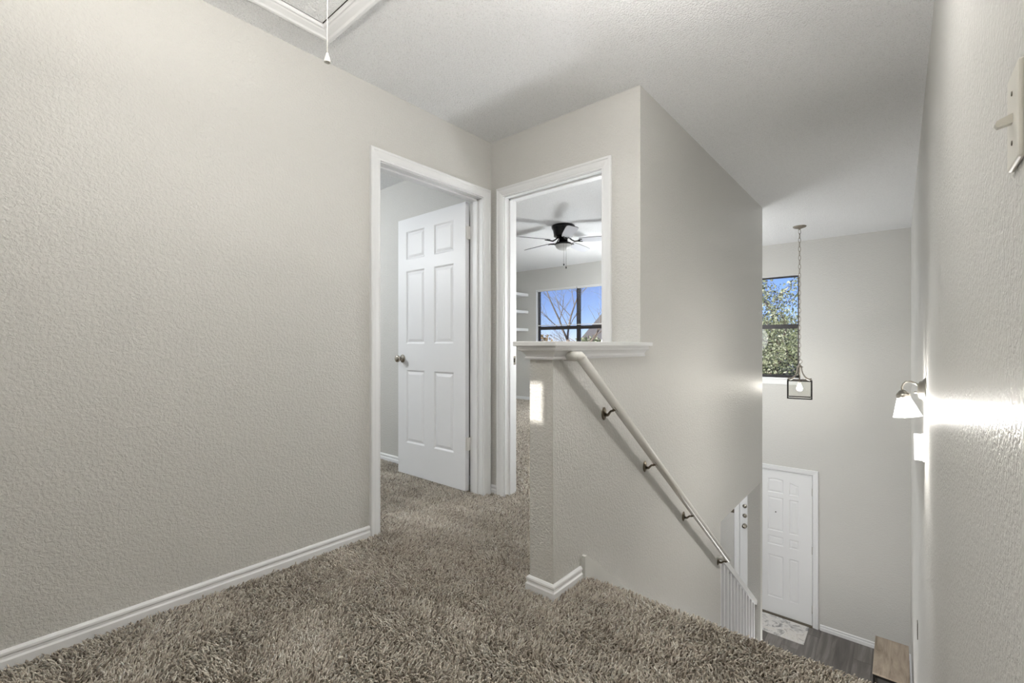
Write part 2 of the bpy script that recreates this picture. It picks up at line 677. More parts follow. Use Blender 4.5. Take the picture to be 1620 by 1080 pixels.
# ---- floors
bm = bmesh.new()
abox(bm, -6, XS - WT, YB - .2, YE - .1, LCEIL, FZ)
abox(bm, -6, -2.62, YE - .1, Y2 + .1, LCEIL, FZ)
aprism(bm, [(YB - .1, LCEIL), (NOSE - .03, LCEIL), (NOSE - .03, -.06)] +
       [(NOSE - .03 + .03 * math.sin(a), FZ - .03 + .03 * math.cos(a)) for a in [R(180), R(150), R(120), R(90), R(60), R(30), 0]] + [(YB - .1, FZ)], 0, XS - WT, XR)
fl = from_bm('floor', bm, 'carpet_backing')
structure(fl, 'brown flecked carpet floor of the landing and bedrooms', 'floor')

# ---- stairs (descending away from the viewer)
st = empty('staircase', (0, NOSE, 0))
structure(st, 'carpeted stairs dropping from the landing to the foyer', 'stairs')
NR, TR = 14, 0.2617
RI = -LOW / NR
for i in range(1, NR):
    z = -i * RI
    y = (i - 1) * TR
    bm = bmesh.new()
    aprism(bm, [(y - .03, LOW), (y + TR - .03, LOW), (y + TR - .03, z - .06)] +
           [(y + TR - .03 + .03 * math.sin(a), z - .03 + .03 * math.cos(a)) for a in [R(150), R(120), R(90), R(60), R(30), 0]] + [(y - .03, z)], 0, XS, XR)
    from_bm('step', bm, 'carpet_backing', st)

# ---- lower floor of grey planks
f2 = boxes('floor_lower', [(-6, XR, 1.4, YF + .14, LOW - .1, LOW - .006)], 'dark_gap')
structure(f2, 'grey wood-look plank floor of the foyer', 'floor')
PW = 0.178


def plank_mesh(length):
    bm = bmesh.new()
    abox(bm, -PW / 2 + .0006, PW / 2 - .0006, 0, length - .001, -.008, 0)
    top = [e for e in bm.edges if all(abs(v.co.z) < 1e-6 for v in e.verts)]
    bmesh.ops.bevel(bm, geom=top, offset=.0015, segments=1, affect='EDGES')
    me = bpy.data.meshes.new('plank')
    bmesh.ops.recalc_face_normals(bm, faces=bm.faces)
    bm.to_mesh(me)
    bm.free()
    me.materials.append(MATS['grey_plank'])
    return me


pcache = {}
ci = 0
xx = XR - PW / 2
while xx > -3.4:
    y = 5.02 if xx > XS - WT else 3.4
    off = [0.35, 0.95, 0.6, 1.15, 0.2, 0.8][ci % 6]
    first = True
    while y < YF - .001:
        ln = off if first else 1.22
        first = False
        ln = round(min(ln, YF - y), 3)
        if ln < .02:
            break
        if ln not in pcache:
            pcache[ln] = plank_mesh(ln)
        o = bpy.data.objects.new('plank', pcache[ln])
        COL.objects.link(o)
        o.parent = f2
        o.location = (xx, y, LOW)
        y += ln
    xx -= PW
    ci += 1

# ------------------------------------------------------------------ trim: baseboards and casings
flo = lambda s, t, w: (s, t, FZ + w)
sweep('baseboard_left', BASE, [(XL, D1L - .067), (XL, YB)], flo, 'white_trim')
sweep('baseboard_far', BASE, [(D2L - .067, YC), (XL, YC), (XL, D1R + .067)][::1], flo, 'white_trim')
sweep('baseboard_half', BASE, [(XS, 1.722), (XS, 1.515), (XS - WT, 1.515), (XS - WT, YC), (D2R + .067, YC)], flo, 'white_trim')
sweep('baseboard_bedroom', BASE, [(XL - WT, 2.379), (-5.4, 2.379)], flo, 'white_trim')
sweep('baseboard_window', BASE, [(-2.7, Y2), (X2, Y2), (X2, YC + WT)], flo, 'white_trim')
flow = lambda s, t, w: (s, t, LOW + w * 1.15)
sweep('baseboard_foyer', BASE, [(XR, 5.4), (XR, YF), (FDR + .085, YF)], flow, 'white_trim')
for n, l in (('left', 'white moulded baseboard along the large left wall'), ('far', 'short white baseboard in the corner between the two doorways'),
             ('half', 'white baseboard wrapping the foot of the half wall'), ('bedroom', 'white baseboard inside the left room'),
             ('window', 'white baseboard below the bedroom window wall'), ('foyer', 'white baseboard along the foyer wall beside the front door')):
    structure(bpy.data.objects['baseboard_' + n], l, 'baseboard')

# plain skirt board that starts beside the first step
bm = bmesh.new()
ya = 1.735
aprism(bm, [(ya, -.30), (ya, .094), (ya + .012, .097), (YE, .094 - .765 * (YE - ya)), (YE, -.30 - .765 * (YE - ya))], 0, XS, XS + .018)
sk = from_bm('trim_1', bm, 'skirt_paint')
structure(sk, 'sloping painted skirt board along the stair wall at the first step', 'trim')

# door 1 casing and frame
c1 = empty('trim_2', (XL, D1L, 0))
structure(c1, 'white door casing around the left doorway with the open door', 'door casing')


def place(o, parent):
    o.parent = parent
    o.matrix_parent_inverse = parent.matrix_world.inverted() if False else Matrix.Translation(-parent.location)
    return o


fx = lambda s, t, w: (XL + w, s, t)
place(sweep('casing', CASE, [(D1L - .005, FZ), (D1L - .005, DH + .005), (D1R + .005, DH + .005), (D1R + .005, FZ)], fx, 'white_trim'), c1)
place(boxes('jamb', [(XL - WT, XL, D1L - .02, D1L, FZ, DH + .02), (XL - WT, XL, D1R, D1R + .02, FZ, DH + .02), (XL - WT, XL, D1L, D1R, DH, DH + .02)], 'white_trim'), c1)
place(boxes('door_stop', [(XL - .078, XL - .044, D1L, D1L + .011, FZ, DH), (XL - .078, XL - .044, D1R - .011, D1R, FZ, DH),
                          (XL - .078, XL - .044, D1L, D1R, DH - .011, DH)], 'white_trim'), c1)
# doorway 2 casing and frame
c2 = empty('trim_3', (D2L, YC, 0))
structure(c2, 'white casing of the bedroom doorway behind the half wall', 'door casing')
fy = lambda s, t, w: (s, YC - w, t)
place(sweep('casing', CASE, [(D2L - .005, FZ), (D2L - .005, DH + .005), (D2R + .005, DH + .005), (D2R + .005, FZ)], fy, 'white_trim'), c2)
place(boxes('jamb', [(D2L - .02, D2L, YC, YC + WT, FZ, DH + .02), (D2R, D2R + .02, YC, YC + WT, FZ, DH + .02), (D2L, D2R, YC, YC + WT, DH, DH + .02)], 'white_trim'), c2)
place(boxes('door_stop', [(D2L, D2L + .011, YC + .044, YC + .078, FZ, DH), (D2R - .011, D2R, YC + .044, YC + .078, FZ, DH),
                          (D2L, D2R, YC + .044, YC + .078, DH - .011, DH)], 'white_trim'), c2)
sp = place(boxes('strike_plate', [(D2L, D2L + .002, YC + .083, YC + .113, .89, .952)], 'nickel', bevel=.0006), c2)
tag(sp, 'small metal strike plate')
place(boxes('latch_hole', [(D2L + .0018, D2L + .0024, YC + .090, YC + .106, .906, .936)], 'dark_gap'), c2)

# ------------------------------------------------------------------ panelled doors


def inset_poly(poly, d):
    n = len(poly)
    out = []
    for i in range(n):
        p0, p1, p2 = Vector(poly[i - 1]), Vector(poly[i]), Vector(poly[(i + 1) % n])
        a, b = (p1 - p0).normalized(), (p2 - p1).normalized()
        na, nb = Vector((-a.y, a.x)), Vector((-b.y, b.x))
        m = na + nb
        m = m / max(1e-6, m.dot(na))
        out.append(p1 + m * d)
    return out


def panel_obj(poly, parent, mat, yface, ybk):
    """raised panel in a counter-clockwise opening (x, z) of a slab whose front face is y = yface (front looks to -y)"""
    bm = bmesh.new()
    rings = [(0, 0), (.004, .0015), (.012, .0075), (.017, .0075), (.036, .002)]
    rows = []
    for d, dep in rings:
        rows.append([bm.verts.new((p[0], yface + dep, p[1])) for p in (inset_poly(poly, d) if d else [Vector(q) for q in poly])])
    n = len(poly)
    for a, b in zip(rows, rows[1:]):
        for i in range(n):
            bm.faces.new([a[i], a[(i + 1) % n], b[(i + 1) % n], b[i]])
    bm.faces.new(rows[-1])
    back = [bm.verts.new((p[0], ybk, p[1])) for p in poly]
    bm.faces.new(back)
    for i in range(n):
        bm.faces.new([rows[0][i], rows[0][(i + 1) % n], back[(i + 1) % n], back[i]])
    return from_bm('panel', bm, mat, parent)


def slab_with_holes(parent, x0, x1, z0, z1, polys, yface, ybk, mat):
    """door slab with polygon openings, filled flat between them"""
    bm = bmesh.new()
    def loop(pts, y):
        vs = [bm.verts.new((p[0], y, p[1])) for p in pts]
        es = [bm.edges.new((vs[i], vs[(i + 1) % len(vs)])) for i in range(len(vs))]
        return vs, es
    outer = [(x0, z0), (x1, z0), (x1, z1), (x0, z1)]
    allf = []
    loops = []
    for y in (yface, ybk):
        es = []
        vs, e = loop(outer, y)
        es += e
        ls = [vs]
        for p in polys:
            v2, e2 = loop(p, y)
            es += e2
            ls.append(v2)
        bmesh.ops.triangle_fill(bm, use_beauty=True, use_dissolve=False, edges=es)
        loops.append(ls)
    for a, b in zip(loops[0], loops[1]):
        n = len(a)
        for i in range(n):
            bm.faces.new([a[i], a[(i + 1) % n], b[(i + 1) % n], b[i]])
    # remove faces filling the holes, if any
    kill = []
    for f in bm.faces:
        if abs(f.normal.y) > .9 or True:
            c = f.calc_center_median()
            if abs(c.y - yface) < 1e-5 or abs(c.y - ybk) < 1e-5:
                for p in polys:
                    xs = [q[0] for q in p]
                    zs = [q[1] for q in p]
                    if min(xs) + 1e-4 < c.x < max(xs) - 1e-4 and min(zs) + 1e-4 < c.z < max(zs) - 1e-4:
                        inside = all((q2[0] - q1[0]) * (c.z - q1[1]) - (q2[1] - q1[1]) * (c.x - q1[0]) > 0
                                     for q1, q2 in zip(p, p[1:] + p[:1]))
                        if inside:
                            kill.append(f)
                        break
    if kill:
        bmesh.ops.delete(bm, geom=kill, context='FACES_ONLY')
    return from_bm('slab', bm, mat, parent)


def rect(x0, x1, z0, z1):
    return [(x0, z0), (x1, z0), (x1, z1), (x0, z1)]


# door 1: open ninety degrees into the left room; local x runs from free edge to hinge edge
d1 = empty('door_1', (-3.096, 2.213, .004))
structure(d1, 'open white six-panel door swung into the left room', 'door')
cols = [(.105, .335), (.446, .664)]
rows = [(1.700, 1.925), (1.035, 1.612), (.250, .828)]
polys = [rect(a, b, c, d) for (a, b) in cols for (c, d) in rows]
slab_with_holes(d1, 0, .785, 0, 2.028, polys, 0, .035, 'white_door')
for p in polys:
    panel_obj(p, d1, 'white_door', 0, .030)
kn = lathe('door_knob', [(0, 0), (.031, 0), (.033, .003), (.031, .007), (.016, .010), (.0115, .016), (.0115, .028), (.018, .034), (.0265, .043),
                         (.0285, .052), (.026, .061), (.017, .066), (0, .067)], 'nickel', d1, Matrix.Translation((.062, 0, .916)) @ Matrix.Rotation(R(90), 4, 'X'))
tag(kn, 'satin nickel door knob')
kn2 = lathe('door_knob', [(0, 0), (.031, 0), (.033, .003), (.031, .007), (.0115, .014), (.0115, .028), (.0265, .043), (.0285, .052), (.026, .061), (0, .067)],
            'nickel', d1, Matrix.Translation((.062, .035, .916)) @ Matrix.Rotation(R(-90), 4, 'X'))
for z in (1.812, .330):
    bm = bmesh.new()
    for k in range(5):
        alathe(bm, [(0, -.0086), (.0058, -.0086), (.0058, .0086), (0, .0086)], 10, Matrix.Translation((.793, .026, z - .036 + k * .018)))
    abox(bm, .784, .787, .003, .034, z - .045, z + .045)
    abox(bm, .797, .801, .000, .031, z - .045, z + .045)
    from_bm('hinge', bm, 'hinge_paint', d1)

# front door: three columns of panels with an arched top row; local x from latch edge
d3 = empty('door_3', (FDL, YF + .012, LOW))
structure(d3, 'white front door with arched panels and locks across the foyer', 'door')
fw = FDR - FDL
mx0, mx1 = .372, .570
sx0, sx1 = .628, .745
zr = [(.235, .832), (.972, 1.102), (1.170, 1.648)]
polys = []
for a, b in ((fw - sx1, fw - sx0), (mx0 - .008, mx1 - .008 + .0), (sx0, sx1)):
    for c, d in zr:
        polys.append(rect(a, b, c, d))
polys.append([(mx0 - .008, 1.705), (mx1 - .008, 1.705), (mx1 - .008, 1.896), (mx1 - .05, 1.907), ((mx0 + mx1) / 2 - .008, 1.912), (mx0 + .034, 1.907), (mx0 - .008, 1.896)])
polys.append([(sx0, 1.705), (sx1, 1.705), (sx1, 1.846), (sx0, 1.884)])
polys.append([(fw - sx1, 1.705), (fw - sx0, 1.705), (fw - sx0, 1.884), (fw - sx1, 1.846)])
slab_with_holes(d3, .004, fw - .006, .014, 2.026, polys, 0, .044, 'front_door_white')
for p in polys:
    panel_obj(p, d3, 'front_door_white', 0, .04)
lathe('peephole', [(0, 0), (.008, 0), (.008, .003), (.004, .004), (0, .003)], 'peephole_black', d3, Matrix.Translation((.466, 0, 1.440)) @ Matrix.Rotation(R(90), 4, 'X'), 12)
for z, k in ((1.430, 0), (1.290, 0), (1.145, 1)):
    if k:
        o = lathe('door_knob', [(0, 0), (.032, 0), (.033, .004), (.014, .010), (.012, .030), (.027, .042), (.029, .054), (.020, .066), (0, .068)], 'nickel', d3,
                  Matrix.Translation((.070, 0, z)) @ Matrix.Rotation(R(90), 4, 'X'), 16)
    else:
        o = lathe('deadbolt', [(0, 0), (.030, 0), (.030, .010), (.022, .016), (.008, .018), (.008, .034), (0, .034)], 'nickel', d3,
                  Matrix.Translation((.070, 0, z)) @ Matrix.Rotation(R(90), 4, 'X'), 16)
for z in (1.80, 1.02, .23):
    lathe('hinge', [(0, -.05), (.006, -.05), (.0065, -.016), (.006, -.015), (.0065, .016), (.006, .017), (.006, .05), (0, .05)], 'brushed_nickel', d3,
          Matrix.Translation((fw - .003, -.004, z)), 8)
c3 = empty('trim_4', (FDL, YF, LOW))
structure(c3, 'white casing around the front door', 'door casing')
fz = lambda s, t, w: (s, YF - w, t)
place(sweep('casing', CASE, [(FDL - .005, LOW), (FDL - .005, FDT + .005), (FDR + .005, FDT + .005), (FDR + .005, LOW)], fz, 'white_trim'), c3)
place(boxes('jamb', [(FDL - .02, FDL, YF, YF + .13, LOW, FDT + .02), (FDR, FDR + .02, YF, YF + .13, LOW, FDT + .02), (FDL, FDR, YF, YF + .13, FDT, FDT + .02),
                     (FDL, FDR, YF + .06, YF + .13, LOW, FDT)], 'white_trim'), c3)
place(boxes('threshold', [(FDL, FDR, YF - .03, YF + .06, LOW, LOW + .013)], 'aged_brass', bevel=.004), c3)

# small bronze plate on the foyer wall left of the front door
spf = empty('switch_plate', (-1.935, YF, LOW + 1.36))
tag(spf, 'dark bronze switch plate on the wall left of the front door', 'switch')
boxes('plate', [(-.085, .085, -.006, 0, -.060, .060)], 'dark_bronze', spf, bevel=.002)
boxes('toggle', [(.018, .028, -.016, -.005, -.012, .012)], 'black_metal', spf, bevel=.002)
boxes('toggle', [(-.028, -.018, -.016, -.005, -.012, .012)], 'black_metal', spf, bevel=.002)

# ------------------------------------------------------------------ cap of the half wall
cap = empty('half_wall_cap', (XS - WT / 2, 1.9, .98))
tag(cap, 'white moulded wooden cap on top of the half wall', 'trim')
ctop = place(boxes('cap_board', [(XS - WT - .052, XS + .052, 1.515 - .052, YC - .001, 1.022, 1.042), (XS + .0005, XS + .052, YC - .002, YC + .045, 1.022, 1.042)], 'white_trim', bevel=.003), cap)
CROWN = [(0, 0), (.014, 0), (.0165, .006), (.012, .012), (.014, .020), (.024, .032), (.036, .038), (.038, .044), (.036, .050), (.038, .056), (0, .056)]
fc = lambda s, t, w: (s, t, .967 + w)
place(sweep('crown_moulding', CROWN, [(XS, YC + .028), (XS, 1.515), (XS - WT, 1.515), (XS - WT, YC)], fc, 'white_trim'), cap)

# ------------------------------------------------------------------ handrail
HX = XS + .072
RS = -0.752


def hz(y):
    return .950 + RS * (y - 1.644)


hr = empty('handrail', (HX, 1.6, 0))
tag(hr, 'painted round handrail sloping down the stair wall on metal brackets', 'handrail')
pts = [(HX, 1.606, hz(1.606)), (HX, 3.725, hz(3.725))]
place(tube('rail', pts, .0205, 'rail_paint', seg=20), hr)
place(tube('rail_return', [(XS, 1.606, hz(1.606) + .002), (HX + .004, 1.606, hz(1.606) + .002)], .0205, 'rail_paint', seg=20), hr)
place(lathe('rail_elbow', [(0, -.0207), (.0105, -.0179), (.0179, -.0105), (.0207, 0), (.0179, .0105), (.0105, .0179), (0, .0207)], 'rail_paint',
            M=Matrix.Translation((HX, 1.606, hz(1.606))), seg=16), hr)
yend = 3.725
place(tube('rail_return', [(XS, yend - .012, hz(yend) + .0), (HX, yend - .012, hz(yend) + .0)], .014, 'rail_paint', seg=16), hr)


def bracket(y):
    b = empty('bracket', (0, 0, 0))
    z = hz(y) - .0205
    yw = y + .026
    zw = z - .032
    bm = bmesh.new()
    alathe(bm, [(0, 0), (.022, 0), (.0235, .003), (.018, .006), (.010, .010), (0, .011)], 16, Matrix.Translation((XS, yw, zw)) @ Matrix.Rotation(R(90), 4, 'Y') @ Matrix.Scale(1.35, 4, (1, 0, 0)))
    atube(bm, [(XS + .006, yw, zw - .006), (XS + .025, yw - .003, zw - .004), (HX - .024, y + .007, z - .014), (HX - .010, y + .002, z - .010), (HX, y, z - .001)],
          [.0095, .0065, .0055, .006, .008], 10)
    d = Vector((0, 1, RS)).normalized()
    n = Vector((0, -RS, 1)).normalized() * -1
    c = Vector((HX, y, z)) + Vector((0, 0, .0005))
    vs = []
    for s in (-1, 1):
        for q in (-1, 1):
            for h in (0, 1):
                vs.append(bm.verts.new(c + d * .021 * s + Vector((.009 * q, 0, 0)) + n * .003 * h))
    for f in ((0, 1, 3, 2), (4, 6, 7, 5), (0, 4, 5, 1), (2, 3, 7, 6), (0, 2, 6, 4), (1, 5, 7, 3)):
        bm.faces.new([vs[i] for i in f])
    bpy.data.objects.remove(b)
    o = from_bm('bracket', bm, 'aged_brass', smooth=True)
    tag(o, 'dark metal wall bracket')
    return place(o, hr)


for y in (1.905, 2.362, 2.953, 3.700):
    bracket(y)

# ------------------------------------------------------------------ balustrade in the stair wall opening
XM = XS - WT / 2
ba = empty('balustrade', (XM, OP0, nosing(OP0)))
tag(ba, 'white balustrade with square spindles low in the stair wall opening', 'balustrade')
sl = .745
bm = bmesh.new()
aprism(bm, [(OP0, rail_z(OP0) - .030), (OP1, rail_z(OP1) - .030), (OP1, rail_z(OP1) + .026), (OP0, rail_z(OP0) + .026)], 0, XM - .030, XM + .030)
place(from_bm('rail', bm, 'white_trim'), ba)
place(lathe('rosette', [(0, 0), (.036, 0), (.036, .006), (.028, .010), (0, .010)], 'white_trim',
            M=Matrix.Translation((XM, OP1, rail_z(OP1 - .01))) @ Matrix.Rotation(R(90), 4, 'X'), seg=20), ba)
bm = bmesh.new()
zb = lambda y: nosing(y) + .10
aprism(bm, [(OP0, zb(OP0)), (OP1, zb(OP1)), (OP1, zb(OP1) + .04), (OP0, zb(OP0) + .04)], 0, XM - .035, XM + .035)
place(from_bm('shoe_rail', bm, 'white_trim'), ba)
bm = bmesh.new()
b0, b1 = zb(0) + .03, rail_z(0) - .02
hh = .016
for s, z in ((-1, 0), (1, 0)):
    pass
bal = None
y = OP0 + .06
while y < OP1 - .03:
    if bal is None:
        bmb = bmesh.new()
        H = (rail_z(y) - .02) - (zb(y) + .03)
        aprism(bmb, [(-hh, sl * hh), (hh, -sl * hh), (hh, H - sl * hh), (-hh, H + sl * hh)], 0, -hh, hh)
        me = bpy.data.meshes.new('spindle')
        bmesh.ops.recalc_face_normals(bmb, faces=bmb.faces)
        bmb.to_mesh(me)
        bmb.free()
        me.materials.append(MATS['white_trim'])
        bal = me
    o = bpy.data.objects.new('spindle', bal)
    COL.objects.link(o)
    o.parent = ba
    o.location = Vector((XM, y, zb(y) + .03)) - ba.location
    y += .1035
bm.free()

# ------------------------------------------------------------------ attic hatch in the ceiling
ah = empty('attic_hatch', ((HX0 + HX1) / 2, .3, CEIL))
tag(ah, 'white framed attic hatch in the ceiling with a pull cord', 'hatch')
place(boxes('hatch_panel', [(HX0 + .0065, HX1 - .0065, HY0 + .0065, HY1 - .0065, CEIL - .002, CEIL + .02)], 'popcorn_ceiling'), ah)
g_ = .0065
place(boxes('hatch_gap_shade', [(HX0, HX0 + g_, HY0, HY1, CEIL + .001, CEIL + .05), (HX1 - g_, HX1, HY0, HY1, CEIL + .001, CEIL + .05), (HX0, HX1, HY0, HY0 + g_, CEIL + .001, CEIL + .05), (HX0, HX1, HY1 - g_, HY1, CEIL + .001, CEIL + .05)], 'dark_gap'), ah)  # dark strips stand in for the shade inside the open gap
place(boxes('hatch_well', [(HX0 - .02, HX1 + .02, HY0 - .02, HY1 + .02, CEIL + .061, CEIL + .10)], 'dark_gap'), ah)
HTR = [(0, 0), (0, .010), (.006, .013), (.014, .010), (.022, .014), (.046, .019), (.054, .024), (.066, .024), (.071, .018), (.071, 0)]
fh = lambda s, t, w: (s, t, CEIL - w)
place(sweep('hatch_trim', HTR, [(HX0, HY0), (HX0, HY1), (HX1, HY1), (HX1, HY0)], fh, 'white_trim', closed=True), ah)
pc = empty('pull_cord', (-1.537, .80, CEIL))
tag(pc, 'white pull cord with a small bell knob hanging from the attic hatch', 'cord')
tube('cord', [(0, 0, -.004), (.001, 0, -.15), (-.001, 0, -.30), (0, 0, -.385)], .0016, 'cord_white', pc, 6)
lathe('cord_knob', [(0, 0), (.004, -.001), (.005, -.008), (.0085, -.016), (.011, -.030), (.011, -.033), (.008, -.033), (.003, -.024), (0, -.022)], 'cord_white', pc,
      Matrix.Translation((0, 0, -.383)), 16)

# ------------------------------------------------------------------ windows


def window(name, label, x0, x1, z0, z1, zm, yin, units, parent_label):
    """single-hung window units side by side; frame sits .06 behind the wall face"""
    root = empty(name, ((x0 + x1) / 2, yin, z0))
    structure(root, label, 'window')
    yo = yin + .062
    wu = (x1 - x0) / units
    for i in range(units):
        a, b = x0 + i * wu, x0 + (i + 1) * wu
        fr = .030
        place(boxes('window_frame', [(a, a + fr, yo, yo + .05, z0, z1), (b - fr, b, yo, yo + .05, z0, z1), (a, b, yo, yo + .05, z0, z0 + fr), (a, b, yo, yo + .05, z1 - fr * .7, z1)],
                    'bronze_frame'), root)
        place(boxes('meeting_rail', [(a + fr, b - fr, yo + .004, yo + .044, zm - .030, zm + .030)], 'bronze_frame'), root)
        place(boxes('pane', [(a + fr, b - fr, yo + .030, yo + .034, zm + .03, z1 - fr * .7)], 'window_glass'), root)
        place(boxes('pane', [(a + fr, b - fr, yo + .016, yo + .020, z0 + fr, zm - .03)], 'window_glass'), root)
    place(boxes('window_sill', [(x0 - .03, x1 + .03, yin - .022, yin + .062, z0 - .022, z0)], 'white_trim', bevel=.003), root)
    place(boxes('window_return', [(x0, x0 + .004, yin, yo, z0, z1), (x1 - .004, x1, yin, yo, z0, z1), (x0, x1, yin, yo, z1 - .004, z1)], 'white_trim'), root)
    return root


win1 = window('window_1', 'wide bronze-framed bedroom window seen through the doorway', B2L, B2R, B2B, B2T, 1.345, Y2, 2, '')
win2 = window('window_2', 'tall dark-framed window high on the foyer wall beside the pendant', FWL, FWR, FWB, FWT, 1.290, YF, 1, '')
place(boxes('apron', [(FWL - .02, FWR + .02, YF - .012, YF, FWB - .095, FWB - .022)], 'white_trim', bevel=.002), win2)

# blinds of the bedroom window, slats open, pulled down to the meeting rail
wu = (B2R - B2L) / 2
for i, lab in enumerate(('open white slat blind over the left half of the bedroom window', 'open white slat blind over the right half of the bedroom window')):
    a, b = B2L + i * wu + .012, B2L + (i + 1) * wu - .012
    bl = empty('window_blind', ((a + b) / 2, Y2 + .03, 1.38))
    tag(bl, lab, 'blind', 'blinds of the bedroom window')
    place(boxes('headrail', [(a, b, Y2 + .012, Y2 + .050, B2T - .034, B2T - .004)], 'blind_white', bevel=.003), bl)
    bm = bmesh.new()
    z = B2T - .055
    while z > 1.415:
        abox(bm, a, b, Y2 + .018, Y2 + .043, z - .0006, z + .0006)
        z -= .0215
    sl_o = place(from_bm('slats', bm, 'blind_white'), bl)
    sl_o['kind'] = 'stuff'
    place(boxes('bottom_rail', [(a, b, Y2 + .016, Y2 + .045, 1.385, 1.400)], 'blind_white', bevel=.003), bl)
    for q in (.12, .5, .88):
        place(tube('ladder_cord', [(a + (b - a) * q, Y2 + .030, B2T - .03), (a + (b - a) * q, Y2 + .030, 1.39)], .0012, 'blind_white', seg=5), bl)

# ------------------------------------------------------------------ bedroom shelves
for z, lab in ((2.003, 'top white floating shelf in the bedroom corner left of the window'), (1.681, 'middle white floating shelf in the bedroom corner left of the window'),
               (1.346, 'bottom white floating shelf in the bedroom corner left of the window')):
    o = boxes('floating_shelf', [(X2, X2 + .304, Y2 - .78, Y2 - .001, z - .052, z)], 'white_trim', bevel=.003)
    tag(o, lab, 'shelf', 'floating shelves in the bedroom corner')

# ------------------------------------------------------------------ ceiling fan
FN = Vector((-3.022, 4.486, CEIL))
fan = empty('ceiling_fan', FN)
tag(fan, 'black flush ceiling fan with pale blades and bowl light in the bedroom', 'ceiling fan')
lathe('motor_housing', [(0, 0), (.132, 0), (.140, -.010), (.137, -.030), (.120, -.060), (.112, -.110), (.110, -.128), (.085, -.136), (.060, -.138), (0, -.138)], 'black_fan_metal', fan, seg=32)
lathe('switch_housing', [(0, -.136), (.048, -.138), (.052, -.160), (.056, -.190), (.098, -.208), (.104, -.216), (.104, -.226), (.096, -.228), (0, -.228)], 'black_fan_metal', fan, seg=32)
lathe('light_bowl', [(.096, -.226), (.094, -.240), (.082, -.262), (.058, -.280), (.030, -.289), (0, -.292)], 'frosted_bowl', fan, seg=28)
ang_cam = math.atan2(-FN.y, -FN.x)
for k in range(5):
    a = ang_cam + R(9) + k * 2 * math.pi / 5
    u, v = Vector((math.cos(a), math.sin(a), 0)), Vector((-math.sin(a), math.cos(a), 0))
    tilt = R(-12)
    bm = bmesh.new()
    outline = [(.19, -.050), (.30, -.060), (.55, -.066), (.635, -.062), (.660, -.045), (.660, .045), (.635, .062), (.55, .066), (.30, .060), (.19, .050)]
    for zo, rev in ((.003, 0), (-.003, 1)):
        pass
    lo = [bm.verts.new(u * p + v * (q * math.cos(tilt)) + Vector((0, 0, -.178 + q * math.sin(tilt) - .003))) for p, q in outline]
    hi = [bm.verts.new(u * p + v * (q * math.cos(tilt)) + Vector((0, 0, -.178 + q * math.sin(tilt) + .003))) for p, q in outline]
    bm.faces.new(lo)
    bm.faces.new(hi)
    for i in range(len(lo)):
        f = bm.faces.new([lo[i], lo[(i + 1) % len(lo)], hi[(i + 1) % len(lo)], hi[i]])
        f.material_index = 1
    bl = from_bm('blade', bm, 'fan_blade', fan)
    bl.data.materials.append(MATS['fan_blade_edge'])
    bm = bmesh.new()
    P = lambda r, q, z: u * r + v * q + Vector((0, 0, z))
    atube(bm, [P(.07, 0, -.145), P(.10, 0, -.172), P(.135, 0, -.192), P(.165, 0, -.190), P(.20, 0, -.186)], [.009, .008, .008, .008, .006], 8)
    atube(bm, [P(.165, 0, -.190), P(.190, .024, -.190), P(.225, .030, -.192)], [.007, .006, .005], 8)
    atube(bm, [P(.165, 0, -.190), P(.190, -.024, -.182), P(.225, -.030, -.180)], [.007, .006, .005], 8)
    from_bm('blade_iron', bm, 'black_fan_metal', bl, True)
for dx, ln in ((-.004, .24), (.022, .275)):
    uu = Vector((math.cos(YAW), math.sin(YAW), 0)) * dx + Vector((math.sin(YAW), -math.cos(YAW), 0)) * .1
    bm = bmesh.new()
    atube(bm, [uu + Vector((0, 0, -.22)), uu + Vector((0, 0, -.228 - ln))], .0014, 5)
    ch = from_bm('pull_chain', bm, 'black_metal', fan)
    lathe('chain_pull', [(0, .012), (.005, .010), (.008, 0), (.007, -.010), (0, -.014)], 'bead_black', ch, Matrix.Translation(uu + Vector((0, 0, -.236 - ln))), 10)

# ------------------------------------------------------------------ foyer pendant lantern
PN = Vector((-.899, 6.331, CEIL))
pe = empty('pendant_light', PN, R(8.1))
tag(pe, 'square glass lantern pendant hanging on a long chain in the foyer', 'pendant light')
lathe('canopy', [(0, 0), (.068, 0), (.070, -.006), (.062, -.014), (.040, -.022), (.014, -.028), (.008, -.040), (0, -.042)], 'weathered_metal', pe, seg=28)
bm = bmesh.new()


def link_pts(z, rot, h=.030, wd=.0125):
    out = []
    for i in range(16):
        a = 2 * math.pi * i / 16
        x = wd * math.cos(a)
        zz = z + h * math.sin(a)
        out.append((x * math.cos(rot), x * math.sin(rot), zz))
    return out


